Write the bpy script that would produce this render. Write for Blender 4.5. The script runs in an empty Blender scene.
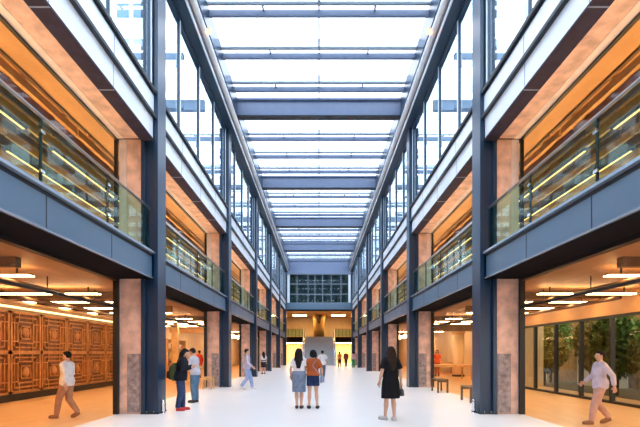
import bpy, bmesh, math, random
from mathutils import Vector, Matrix, Quaternion
random.seed(7)
SC = bpy.context.scene
COL = SC.collection
V = Vector
H = 1.52            # eye height
F = 427.0           # focal length in pixels of the 640x427 frame
VX, VY = 319.0, 353.0

def ground(px, py):
    d = F * H / (py - VY)
    return (px - VX) / F * d, d

# ------------------------------------------------------------------ materials
MATS = {}
def mat(name, col, rough=0.5, metal=0.0, spec=0.5, var=0.0, scale=4.0, bump=0.0, coat=0.0):
    if name in MATS: return MATS[name]
    m = bpy.data.materials.new(name); m.use_nodes = True
    nt = m.node_tree; b = nt.nodes['Principled BSDF']
    b.inputs['Base Color'].default_value = (*col, 1)
    b.inputs['Roughness'].default_value = rough
    b.inputs['Metallic'].default_value = metal
    b.inputs['Specular IOR Level'].default_value = spec
    b.inputs['Coat Weight'].default_value = coat
    tc = nt.nodes.new('ShaderNodeTexCoord')
    nz = nt.nodes.new('ShaderNodeTexNoise'); nz.inputs['Scale'].default_value = scale
    nz.inputs['Detail'].default_value = 5
    nt.links.new(tc.outputs['Object'], nz.inputs['Vector'])
    rp = nt.nodes.new('ShaderNodeValToRGB')
    k = var
    rp.color_ramp.elements[0].position = 0.3; rp.color_ramp.elements[1].position = 0.7
    rp.color_ramp.elements[0].color = (*[max(0, c * (1 - k)) for c in col], 1)
    rp.color_ramp.elements[1].color = (*[min(1, c * (1 + k)) for c in col], 1)
    nt.links.new(nz.outputs['Fac'], rp.inputs['Fac'])
    nt.links.new(rp.outputs['Color'], b.inputs['Base Color'])
    if bump:
        bp = nt.nodes.new('ShaderNodeBump'); bp.inputs['Strength'].default_value = bump
        bp.inputs['Distance'].default_value = 0.02
        nt.links.new(nz.outputs['Fac'], bp.inputs['Height'])
        nt.links.new(bp.outputs['Normal'], b.inputs['Normal'])
    MATS[name] = m
    return m

def wood(name, c1, c2, rough=0.4, axis=(0.6, 8, 8)):
    if name in MATS: return MATS[name]
    m = bpy.data.materials.new(name); m.use_nodes = True
    nt = m.node_tree; b = nt.nodes['Principled BSDF']
    tc = nt.nodes.new('ShaderNodeTexCoord'); mp = nt.nodes.new('ShaderNodeMapping')
    mp.inputs['Scale'].default_value = axis
    nz = nt.nodes.new('ShaderNodeTexNoise'); nz.inputs['Scale'].default_value = 1.6; nz.inputs['Detail'].default_value = 6
    nz.inputs['Distortion'].default_value = 0.6
    rp = nt.nodes.new('ShaderNodeValToRGB')
    rp.color_ramp.elements[0].position = 0.32; rp.color_ramp.elements[1].position = 0.68
    rp.color_ramp.elements[0].color = (*c1, 1); rp.color_ramp.elements[1].color = (*c2, 1)
    nt.links.new(tc.outputs['Object'], mp.inputs['Vector']); nt.links.new(mp.outputs['Vector'], nz.inputs['Vector'])
    nt.links.new(nz.outputs['Fac'], rp.inputs['Fac']); nt.links.new(rp.outputs['Color'], b.inputs['Base Color'])
    b.inputs['Roughness'].default_value = rough
    MATS[name] = m
    return m

def glass(name, tint, refl=0.08, rough=0.02, gr=0.95):
    """clear pane: tinted see-through plus a fresnel mirror"""
    m = bpy.data.materials.new(name); m.use_nodes = True
    nt = m.node_tree; nt.nodes.clear()
    out = nt.nodes.new('ShaderNodeOutputMaterial'); mx = nt.nodes.new('ShaderNodeMixShader')
    tr = nt.nodes.new('ShaderNodeBsdfTransparent'); gl = nt.nodes.new('ShaderNodeBsdfGlossy')
    fr = nt.nodes.new('ShaderNodeMath'); fr.operation = 'POWER'; fr.inputs[1].default_value = 5.0
    lw = nt.nodes.new('ShaderNodeLayerWeight'); lw.inputs['Blend'].default_value = 0.5
    nt.links.new(lw.outputs['Facing'], fr.inputs[0])
    ad = nt.nodes.new('ShaderNodeMath'); ad.operation = 'ADD'; ad.use_clamp = True
    tr.inputs['Color'].default_value = (*tint, 1)
    gl.inputs['Color'].default_value = (0.9, 0.95, 1, 1); gl.inputs['Roughness'].default_value = rough
    ad.inputs[1].default_value = refl
    ml = nt.nodes.new('ShaderNodeMath'); ml.operation = 'MULTIPLY'; ml.inputs[1].default_value = gr
    nt.links.new(fr.outputs[0], ml.inputs[0]); nt.links.new(ml.outputs[0], ad.inputs[0]); nt.links.new(ad.outputs[0], mx.inputs['Fac'])
    nt.links.new(tr.outputs[0], mx.inputs[1]); nt.links.new(gl.outputs[0], mx.inputs[2])
    nt.links.new(mx.outputs[0], out.inputs['Surface'])
    MATS[name] = m
    return m

def emit(name, col, s):
    if name in MATS: return MATS[name]
    m = bpy.data.materials.new(name); m.use_nodes = True
    nt = m.node_tree; nt.nodes.clear()
    out = nt.nodes.new('ShaderNodeOutputMaterial'); e = nt.nodes.new('ShaderNodeEmission')
    e.inputs['Color'].default_value = (*col, 1); e.inputs['Strength'].default_value = s
    nt.links.new(e.outputs[0], out.inputs['Surface'])
    MATS[name] = m
    return m

STEEL = mat('blue steel paint', (0.010, 0.035, 0.078), 0.32, 0.0, 0.5, 0.10, 1.3)
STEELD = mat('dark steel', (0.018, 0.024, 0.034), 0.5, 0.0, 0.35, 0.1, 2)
PANEL = mat('grey blue fascia panel', (0.085, 0.152, 0.238), 0.38, 0.0, 0.5, 0.08, 0.8)
PANELL = mat('pale metal panel', (0.68, 0.73, 0.83), 0.35, 0.0, 0.5, 0.05, 0.8)
LIP = mat('steel edge lip', (0.28, 0.34, 0.42), 0.25, 0.4, 0.5, 0.05)
BEAMC = mat('roof beam paint', (0.17, 0.23, 0.36), 0.4, 0, 0.5, 0.05)
GUTTER = mat('pale gutter', (0.62, 0.68, 0.76), 0.3, 0.2, 0.5, 0.05)
BLACK = mat('black metal', (0.012, 0.011, 0.012), 0.4, 0, 0.4, 0.1)
SOFFIT = mat('dark soffit', (0.008, 0.008, 0.010), 0.9, 0, 0.05, 0.15)
SOFFITP = mat('plum soffit', (0.045, 0.038, 0.060), 0.8, 0, 0.1, 0.15)
STONE = mat('pink sandstone', (0.74, 0.50, 0.40), 0.6, 0, 0.3, 0.28, 3.5, 0.3)
STONEG = mat('grey tooled stone', (0.30, 0.25, 0.25), 0.6, 0, 0.3, 0.45, 9, 0.6)
FLOORW = mat('white polished floor', (0.80, 0.81, 0.83), 0.35, 0, 0.4, 0.02, 0.6)
CHROME = mat('chrome', (0.8, 0.82, 0.85), 0.12, 1.0)
STONEP = mat('pale limestone', (0.84, 0.70, 0.64), 0.6, 0, 0.3, 0.12, 4, 0.2)
WOODF = wood('shop floor wood', (0.76, 0.43, 0.19), (0.86, 0.53, 0.26), 0.30, (4, 0.5, 4))
WOODC = wood('ceiling wood', (0.56, 0.30, 0.11), (0.68, 0.38, 0.16), 0.5, (1, 0.5, 1))
WOODW = wood('wall wood', (0.74, 0.56, 0.34), (0.84, 0.66, 0.42), 0.5, (3, 3, 0.5))
WOODL = wood('light timber', (0.55, 0.33, 0.14), (0.72, 0.47, 0.22), 0.45, (3, 3, 3))
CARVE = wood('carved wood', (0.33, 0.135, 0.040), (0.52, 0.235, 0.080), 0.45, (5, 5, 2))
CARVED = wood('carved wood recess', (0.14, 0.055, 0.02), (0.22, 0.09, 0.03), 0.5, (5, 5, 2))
DARKW = wood('dark joist wood', (0.09, 0.045, 0.018), (0.18, 0.09, 0.035), 0.5, (2, 2, 2))
STAIRG = mat('grey stair', (0.46, 0.49, 0.52), 0.6, 0, 0.3, 0.1, 3)
WHITEP = mat('white paint', (0.8, 0.81, 0.83), 0.5, 0, 0.4, 0.03)
GREENW = mat('deep green wall', (0.05, 0.085, 0.085), 0.6, 0, 0.3, 0.5, 0.7)
PAVE = mat('outdoor paving', (0.12, 0.11, 0.09), 0.8, 0, 0.2, 0.2, 3)
LEAF = mat('leaf green', (0.12, 0.22, 0.05), 0.6, 0, 0.3, 0.5, 3)
LEAF2 = mat('leaf dark', (0.07, 0.16, 0.06), 0.6, 0, 0.3, 0.5, 3)
LEAF3 = mat('leaf olive', (0.32, 0.28, 0.08), 0.6, 0, 0.3, 0.4, 3)
BARK = mat('bark', (0.12, 0.08, 0.05), 0.9, 0, 0.1, 0.3, 12, 0.4)
G_ROOF = glass('roof glass', (0.93, 0.96, 1.0), 0.03)
G_FRIT = glass('fritted glass', (0.66, 0.72, 0.80), 0.02, 0.3)
G_CLER = glass('clerestory glass', (0.86, 0.95, 1.0), 0.10)
G_BAL = glass('balustrade glass', (0.70, 0.88, 0.80), 0.015, 0.02, 0.35)
G_SHOP = glass('shop glass', (0.95, 0.93, 0.90), 0.02, 0.02, 0.35)
G_DARK = glass('end wall glass', (0.75, 0.88, 0.86), 0.05)
LAMPW = emit('warm lamp', (1.0, 0.58, 0.23), 22)
LAMPU = emit('warm lamp upper', (1.0, 0.56, 0.20), 26)
ADDLAMPG = emit('gallery uplight', (1.0, 0.56, 0.20), 42)
LAMPT = emit('amber line lamp', (1.0, 0.52, 0.18), 4)
ADDLAMPN = emit('soft uplight', (1.0, 0.80, 0.62), 9)
LAMPY = emit('yellow lamp', (1.0, 0.68, 0.34), 25)
LAMPE = emit('end hall lamp', (1.0, 0.62, 0.24), 36)
SPOT = emit('spot lens', (1.0, 0.30, 0.16), 5)
COVE = emit('cove strip', (1.0, 0.68, 0.30), 3)

# ------------------------------------------------------------------ mesh helpers
class MB:
    def __init__(self): self.v = []; self.f = []; self.m = []; self.smooth = []
    def add(self, vs, fs, mi=0, sm=False):
        o = len(self.v); self.v += [tuple(p) for p in vs]
        for f in fs: self.f.append([i + o for i in f]); self.m.append(mi); self.smooth.append(sm)
        return self
    def box(self, x0, x1, y0, y1, z0, z1, mi=0):
        if x0 > x1: x0, x1 = x1, x0
        if y0 > y1: y0, y1 = y1, y0
        vs = [(x, y, z) for x in (x0, x1) for y in (y0, y1) for z in (z0, z1)]
        return self.add(vs, [(0, 1, 3, 2), (4, 6, 7, 5), (0, 4, 5, 1), (2, 3, 7, 6), (0, 2, 6, 4), (1, 5, 7, 3)], mi)
    def rings(self, rs, mi=0, sm=True, caps=True):
        n = len(rs[0]); vs = [p for r in rs for p in r]; fs = []
        for k in range(len(rs) - 1):
            for i in range(n):
                j = (i + 1) % n
                fs.append((k * n + i, k * n + j, (k + 1) * n + j, (k + 1) * n + i))
        if caps:
            fs.append(tuple(reversed(range(n)))); fs.append(tuple((len(rs) - 1) * n + i for i in range(n)))
        return self.add(vs, fs, mi, sm)
    def tube(self, pts, rad, n=10, mi=0, caps=True, round_=False):
        """tube along points with a radius (or (a, b)) each"""
        pts = [V(p) for p in pts]
        if not isinstance(rad, (list, tuple)): rad = [rad] * len(pts)
        rs = []; up = None
        for i, p in enumerate(pts):
            d = (pts[min(i + 1, len(pts) - 1)] - pts[max(i - 1, 0)]).normalized()
            if up is None:
                up = V((0, 1, 0)) if abs(d.y) < 0.8 else V((1, 0, 0))
            s = d.cross(up).normalized(); u = s.cross(d).normalized(); up = u
            a, b = rad[i] if isinstance(rad[i], (list, tuple)) else (rad[i], rad[i])
            rs.append([p + s * (a * math.cos(t)) + u * (b * math.sin(t)) for t in [2 * math.pi * k / n for k in range(n)]])
        return self.rings(rs, mi, True, caps)
    def ell(self, c, r, mi=0, n=14, m=9, rot=None):
        c = V(c); rs = []
        for k in range(1, m):
            t = math.pi * k / m
            ring = []
            for i in range(n):
                a = 2 * math.pi * i / n
                p = V((r[0] * math.sin(t) * math.cos(a), r[1] * math.sin(t) * math.sin(a), -r[2] * math.cos(t)))
                if rot: p = rot @ p
                ring.append(c + p)
            rs.append(ring)
        return self.rings(rs, mi, True, True)
    def hloft(self, rows, n=18, mi=0):
        """stacked horizontal ellipses (cx, cy, z, a, b)"""
        rs = [[V((cx + a * math.cos(t), cy + b * math.sin(t), z)) for t in [2 * math.pi * k / n for k in range(n)]] for cx, cy, z, a, b in rows]
        return self.rings(rs, mi, True, True)
    def mesh(self, name, mats, origin=(0, 0, 0)):
        me = bpy.data.meshes.new(name)
        o = V(origin)
        me.from_pydata([tuple(V(p) - o) for p in self.v], [], self.f)
        for mm in (mats if isinstance(mats, (list, tuple)) else [mats]): me.materials.append(mm)
        me.polygons.foreach_set('material_index', self.m)
        me.polygons.foreach_set('use_smooth', self.smooth)
        bm = bmesh.new(); bm.from_mesh(me); bmesh.ops.recalc_face_normals(bm, faces=bm.faces); bm.to_mesh(me); bm.free()
        me.update()
        return me
    def build(self, name, mats, parent=None, origin=(0, 0, 0)):
        """parented: vertices are given in world space, parent sits at its own location"""
        if parent is not None:
            w = V((0, 0, 0)); p = parent
            while p is not None: w += p.location; p = p.parent
            me = self.mesh(name, mats, w)
        else:
            me = self.mesh(name, mats, origin)
        ob = bpy.data.objects.new(name, me); COL.objects.link(ob)
        if parent is not None: ob.parent = parent
        else: ob.location = origin
        return ob

def B(x0, x1, y0, y1, z0, z1): return MB().box(x0, x1, y0, y1, z0, z1)

def tag(o, label, cat, group=None):
    o['label'] = label; o['category'] = cat; o['kind'] = 'thing'
    if group: o['group'] = group
    return o

def thing(name, label, cat, loc, group=None):
    o = bpy.data.objects.new(name, None); COL.objects.link(o); o.location = loc; o.empty_display_size = 0.2
    return tag(o, label, cat, group)

def struct(o, label=None):
    o['kind'] = 'structure'
    if label: o['label'] = label
    return o

ORD = ['first', 'second', 'third', 'fourth', 'fifth', 'sixth', 'seventh', 'eighth', 'ninth']
SIDE = {-1: 'left', 1: 'right'}

# ------------------------------------------------------------------ people
def remesh(mb, voxel, smooth_iter=2):
    me = mb.mesh('tmp', [])
    ob = bpy.data.objects.new('tmp', me); COL.objects.link(ob)
    r = ob.modifiers.new('r', 'REMESH'); r.mode = 'VOXEL'; r.voxel_size = voxel; r.use_smooth_shade = True
    s = ob.modifiers.new('s', 'SMOOTH'); s.factor = 0.5; s.iterations = smooth_iter
    dg = bpy.context.evaluated_depsgraph_get()
    new = bpy.data.meshes.new_from_object(ob.evaluated_get(dg))
    bpy.data.objects.remove(ob); bpy.data.meshes.remove(me)
    return new

SKIN = mat('skin', (0.62, 0.37, 0.26), 0.5, 0, 0.4, 0.05, 6)
EYEW = mat('eye white', (0.8, 0.8, 0.8), 0.2)
EYED = mat('eye dark', (0.02, 0.015, 0.01), 0.2)
LIPS = mat('lips', (0.45, 0.15, 0.13), 0.5)
HAIRB = mat('black hair', (0.008, 0.006, 0.006), 0.6, 0, 0.2, 0.4, 30)
HAIRN = mat('brown hair', (0.022, 0.010, 0.006), 0.6, 0, 0.2, 0.4, 30)
def cloth(name, c, var=0.12): return mat(name, c, 0.85, 0, 0.2, var, 8, 0.15)

def hand(mb, wr, d, n, side):
    """palm, four unequal bent fingers and a thumb; d = direction of the forearm, n = palm normal, side towards the thumb"""
    d = d.normalized(); n = (n - d * n.dot(d)).normalized(); s = d.cross(n).normalized()
    if s.dot(side) < 0: s = -s
    mb.tube([wr - d * 0.01, wr + d * 0.03, wr + d * 0.085], [(0.026, 0.02), (0.040, 0.016), (0.042, 0.014)] if abs(s.y) < 2 else 0.03, 10)
    # wide palm: extra strands make it flat and as broad as the finger row
    for k in range(4):
        off = (k - 1.5) * 0.0215
        mb.tube([wr + d * 0.01 + s * off * 0.5, wr + d * 0.088 + s * off], [0.014, 0.0115], 8)
    for k, L in enumerate((0.058, 0.074, 0.080, 0.070)):
        off = (k - 1.5) * 0.0225
        fan = (k - 1.5) * 0.05
        p0 = wr + d * 0.085 + s * off
        d1 = (d + s * fan + n * 0.25).normalized(); p1 = p0 + d1 * L * 0.45
        d2 = (d + s * fan * 0.5 + n * 0.8).normalized(); p2 = p1 + d2 * L * 0.32
        d3 = (d * 0.6 + n * 1.0).normalized(); p3 = p2 + d3 * L * 0.23
        mb.tube([p0, p1, p2, p3], [0.0095, 0.0085, 0.0078, 0.0065], 8)
    t0 = wr + d * 0.025 + s * 0.026
    t1 = t0 + (d * 0.6 + s * 0.7 + n * 0.2).normalized() * 0.036
    t2 = t1 + (d * 0.9 + s * 0.25 + n * 0.4).normalized() * 0.03
    mb.tube([t0, t1, t2], [0.013, 0.011, 0.008], 8)

def make_person(label, loc, yaw, P, cat='person', group=None, voxel=0.0055):
    """P: pose and clothes. Local axes: +Y is where the person faces, +X the right hand."""
    h = P.get('height', 1.64) / 1.64
    A = P.get('arms', {})
    hipY = 0
    lean = P.get('lean', 0.0)
    def T(z, y=0.0): return y + lean * max(0, z - 0.9)
    hipz = P.get('hip', 0.87)
    fem = P.get('female', True)
    sw = 0.155 if fem else 0.185
    b = MB()
    tor = [(0, 0, .80, .10, .08), (0, -.005, .85, .155, .105), (0, -.01, .92, .165, .118), (0, 0, 1.0, .142, .10), (0, .005, 1.07, .125 if fem else .14, .09),
           (0, .01, 1.18, .142 if fem else .16, .105), (0, .01, 1.27, .150 if fem else .175, .105), (0, 0, 1.335, .135 if fem else .16, .082), (0, 0, 1.375, .085, .065), (0, 0, 1.41, .058, .055)]
    tor = [(x, T(z, y), z, a, bb) for x, y, z, a, bb in tor]
    b.hloft(tor)
    # head
    hy = T(1.42); yawh = P.get('head_yaw', 0.0); pit = P.get('head_pitch', 0.0)
    HR = Matrix.Rotation(yawh, 3, 'Z') @ Matrix.Rotation(-pit, 3, 'X')
    hb = V((0, hy, 1.43))
    def hp(x, y, z): return hb + HR @ V((x, y, z - 1.43))
    b.tube([(0, T(1.36), 1.36), (0, hy, 1.43), hp(0, .01, 1.50)], [.062, .050, .050], 12)
    b.ell(hp(0, 0.0, 1.548), (.073, .092, .098), rot=HR)
    b.ell(hp(0, .038, 1.492), (.052, .054, .055), rot=HR)
    b.ell(hp(0, .055, 1.462), (.026, .026, .022), rot=HR)
    b.tube([hp(0, .088, 1.552), hp(0, .103, 1.522), hp(0, .098, 1.508)], [.009, .014, .012], 8)
    b.ell(hp(0, .086, 1.480), (.022, .010, .010), rot=HR)
    for s in (-1, 1):
        b.ell(hp(s * .074, -.005, 1.530), (.010, .020, .030), rot=HR)
        b.ell(hp(s * .026, .083, 1.572), (.022, .010, .007), rot=HR)
    # arms
    arms = {}
    for s in (-1, 1):
        sh = V((s * sw, T(1.325), 1.325))
        el, wr, pn = A.get(s, ((s * .24, -.03, 1.08), (s * .25, .04, .84), (-s, 0, 0)))
        el = V(el); wr = V(wr); arms[s] = (sh, el, wr)
        b.tube([(s * .025, T(1.40), 1.395), (s * .08, T(1.365), 1.368), sh + V((0, 0, .012))], [.046, .044, .040], 10)
        b.tube([sh + V((-s * .05, 0, .005)), sh, sh.lerp(el, .4), el], [.045, .050, .043, .034], 12)
        b.ell(el, (.035, .035, .035))
        b.tube([el, el.lerp(wr, .35), wr], [.034, .036, .024], 12)
        hand(b, wr, wr - el, V(pn), V((0, 1, 0)) if abs((wr - el).normalized().z) > .5 else V((0, 0, 1)))
    # legs
    L = P.get('legs', {}); legs = {}
    for s in (-1, 1):
        kn, an, fd = L.get(s, ((s * .085, .02, .47), (s * .085, -.01, .085), (s * .12, 1, 0)))
        hp_ = V((s * .082, -.005, hipz)); kn = V(kn); an = V(an); fd = V(fd).normalized(); legs[s] = (hp_, kn, an, fd)
        b.tube([hp_, hp_.lerp(kn, .45), hp_.lerp(kn, .85), kn], [.085, .075, .057, .052], 14)
        back = V((0, -.012, 0))
        b.ell(kn, (.051, .053, .055))
        b.tube([kn, kn.lerp(an, .32) + back, kn.lerp(an, .7), an], [.050, .056, .039, .034], 14)
        b.ell(an, (.035, .037, .037))
        heel = an - fd * .035; dz = -an.z + .035 if an.z < .12 else -.05
        b.tube([heel + V((0, 0, dz)), an + fd * .04 + V((0, 0, dz * .85)), an + fd * .115 + V((0, 0, dz - .005)), an + fd * .165 + V((0, 0, dz - .012))], [.032, .038, .034, .018], 12)
    body = remesh(b, voxel)
    for mm in (SKIN, EYEW, EYED, LIPS): body.materials.append(mm)
    eyes = [hp(s * .028, .083, 1.555) for s in (-1, 1)]; irises = [hp(s * .028, .085, 1.555) for s in (-1, 1)]; mouth = hp(0, .095, 1.480)
    fw = HR @ V((0, 1, 0))
    for p in body.polygons:
        c = p.center
        if c.z < 1.40: continue
        if any((c - e).length < .0092 for e in irises): p.material_index = 2
        elif any((c - e).length < .0145 for e in eyes) and (c - hb).dot(fw) > .075: p.material_index = 1
        elif abs((c - mouth).dot(HR @ V((1, 0, 0)))) < .022 and abs((c - mouth).z) < .009 and (c - mouth).dot(fw) > -.02: p.material_index = 3
    root = bpy.data.objects.new('person', body); COL.objects.link(root)
    tag(root, label, cat, group)
    root.location = (loc[0], loc[1], loc[2] if len(loc) > 2 else 0.0); root.rotation_euler = (0, 0, yaw); root.scale = (h, h, h)
    def child(name, mb, m, vox=0.009, lab=None):
        me = remesh(mb, vox)
        for mm in (m if isinstance(m, (list, tuple)) else [m]): me.materials.append(mm)
        o = bpy.data.objects.new(name, me); COL.objects.link(o); o.parent = root
        if lab: o['label'] = lab
        return o
    # ---- clothing
    def torso_rows(z0, z1, inf):
        rows = [r for r in tor if z0 < r[2] < z1]
        def at(z):
            for q, w in zip(tor, tor[1:]):
                if q[2] <= z <= w[2]:
                    t = (z - q[2]) / (w[2] - q[2]); return tuple(q[i] + (w[i] - q[i]) * t for i in range(5))
            return tor[0]
        rows = [at(z0)] + rows + [at(z1)]
        return [(x, y, z, a + inf, bb + inf) for x, y, z, a, bb in rows]
    def sleeves(mb, kind, inf):
        for s in (-1, 1):
            sh, el, wr = arms[s]
            i0 = sh + V((-s * .06, 0, .0))
            mb.tube([(s * .045, T(1.385), 1.372), (s * .09, T(1.365), 1.360), sh + V((0, 0, .010))], [.046 + inf, .046 + inf, .042 + inf], 12)
            if kind == 'short': mb.tube([i0, sh, sh.lerp(el, .35), sh.lerp(el, .72)], [.046 + inf * .6, .049 + inf, .050 + inf, .052 + inf * 1.3], 14)
            elif kind == 'long':
                mb.tube([i0, sh, sh.lerp(el, .5), el, el.lerp(wr, .5), el.lerp(wr, .93)], [.046 + inf * .6, .049 + inf, .047 + inf, .042 + inf, .040 + inf, .030 + inf], 14)
    top = P['top']
    m = MB()
    if top[0] == 'dress':      # (dress, material, hem z)
        rows = torso_rows(.95, 1.385, .02)
        hem = top[2]
        low = [(0, T(hem), hem, .215, .165), (0, 0, hem + .15, .212, .160), (0, -.005, .85, .200, .150)]
        low = [r for r in low if r[2] < .94]; low.sort(key=lambda r: r[2])
        rows = low + [(x, y, z, max(a, .172), max(bb, .128)) for x, y, z, a, bb in rows[:-2]] + rows[-2:]
        m.hloft(rows, 24); sleeves(m, 'short', .016); child('dress', m, top[1])
    else:
        z0 = top[2] if len(top) > 2 else .86
        rows = torso_rows(z0, 1.388, .018)
        ex = .022 if z0 < .96 else 0
        rows = [(x, y, z, max(a, .158 if z < 1.3 else 0) + (ex if z < 1.02 else 0), max(bb, .118 if z < 1.28 else 0) + (ex if z < 1.02 else 0)) for x, y, z, a, bb in rows]
        if top[0] == 'jacket': rows = [(x, y, z, a + .02, bb + .025) for x, y, z, a, bb in rows]
        m.hloft(rows, 24)
        sleeves(m, 'long' if top[0] in ('jacket', 'longshirt') else 'short', .026 if top[0] == 'jacket' else .014)
        if top[0] == 'jacket': m.tube([(0, T(1.37), 1.36), (0, T(1.42) - .005, 1.425)], [(.10, .085), (.075, .070)], 14)
        child('jacket' if top[0] == 'jacket' else 'shirt', m, top[1])
    bot = P.get('bottom')
    if bot:
        m = MB()
        if bot[0] == 'skirt':
            hem = bot[2]; fl = bot[3] if len(bot) > 3 else .2
            m.hloft([(0, 0, hem, fl, fl * .82), (0, 0, hem + .2, fl * .97, fl * .78), (0, -.008, .86, .200, .154), (0, -.01, .93, .202, .154), (0, 0, 1.0, .186, .142), (0, 0, 1.03, .178, .136)], 24)
            child('skirt', m, bot[1])
        else:
            m.hloft([(x, y, z, a + .018, bb + .018) for x, y, z, a, bb in torso_rows(.80, 1.0, 0)], 20)
            for s in (-1, 1):
                hq, kn, an, fd = legs[s]
                if bot[0] == 'shorts':
                    e = hq.lerp(kn, bot[2] if len(bot) > 2 else .62)
                    m.tube([hq, hq.lerp(e, .5), e], [.100, .098, .096], 16)
                else:
                    w = bot[2] if len(bot) > 2 else 1.0
                    m.tube([hq, hq.lerp(kn, .45), kn, kn.lerp(an, .4), an + V((0, -.004, -.005))], [.104, .096, .078 * w, .074 * w, .060 * w], 16); m.ell(kn, (.076 * w, .078 * w, .08))
            child('shorts' if bot[0] == 'shorts' else 'trousers', m, bot[1])
    # shoes, one mesh each
    for s in (-1, 1):
        hq, kn, an, fd = legs[s]; m = MB()
        dz = -an.z + .035 if an.z < .12 else -.05
        heel = an - fd * .042
        m.tube([heel + V((0, 0, dz)), an + fd * .035 + V((0, 0, dz + .003)), an + fd * .11 + V((0, 0, dz - .002)), an + fd * .165 + V((0, 0, dz - .005)), an + fd * .190 + V((0, 0, dz - .01))], [(.046, .044), (.052, .050), (.054, .046), (.046, .034), (.018, .018)], 14)
        m.tube([an + V((0, 0, dz)), an + V((0, .004, -.005))], [.050, .050], 12)
        child('shoe', m, P.get('shoes', BLACK), .007)
    # hair
    hk = P.get('hair', ('short', HAIRB)); m = MB()
    m.ell(hp(0, -.022, 1.565), (.084, .090, .096), rot=HR)
    m.ell(hp(0, .018, 1.610), (.070, .070, .042), rot=HR)
    if hk[0] == 'long':
        zl = hk[2]
        bk = T(1.25) - .095
        m.tube([hp(0, -.045, 1.58), hp(0, -.075, 1.48), V((0, min(T(1.36) - .075, hp(0, -.08, 1.4).y), 1.37)), V((0, bk - .02, 1.28)), V((0, bk - .03, zl))], [(.080, .060), (.094, .050), (.100, .045), (.095, .036), (.050, .018)], 16)
        for s in (-1, 1):
            m.tube([hp(s * .062, -.01, 1.60), hp(s * .085, -.012, 1.52), hp(s * .088, -.03, 1.43), V((s * .10, T(1.32) - .08, 1.31))], [.026, .026, .032, .030], 10)
    elif hk[0] == 'bob':
        m.tube([hp(0, -.04, 1.58), hp(0, -.06, 1.50), hp(0, -.06, 1.43)], [(.08, .06), (.092, .050), (.080, .035)], 14)
        for s in (-1, 1): m.tube([hp(s * .066, 0, 1.60), hp(s * .080, 0, 1.52), hp(s * .080, -.01, 1.45)], [.022, .026, .020], 8)
    child('hair', m, hk[1], .008)
    if P.get('cap'):
        m = MB(); m.ell(hp(0, -.008, 1.60), (.092, .106, .07), rot=HR); m.tube([hp(0, .07, 1.605), hp(0, .155, 1.592)], [(.07, .012), (.05, .008)], 12)
        child('cap', m, P['cap'], .008)
    return root, arms, h

def to_world(root, p):
    return root.location + (Matrix.Rotation(root.rotation_euler.z, 3, 'Z') @ (V(p) * root.scale.x))

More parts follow.
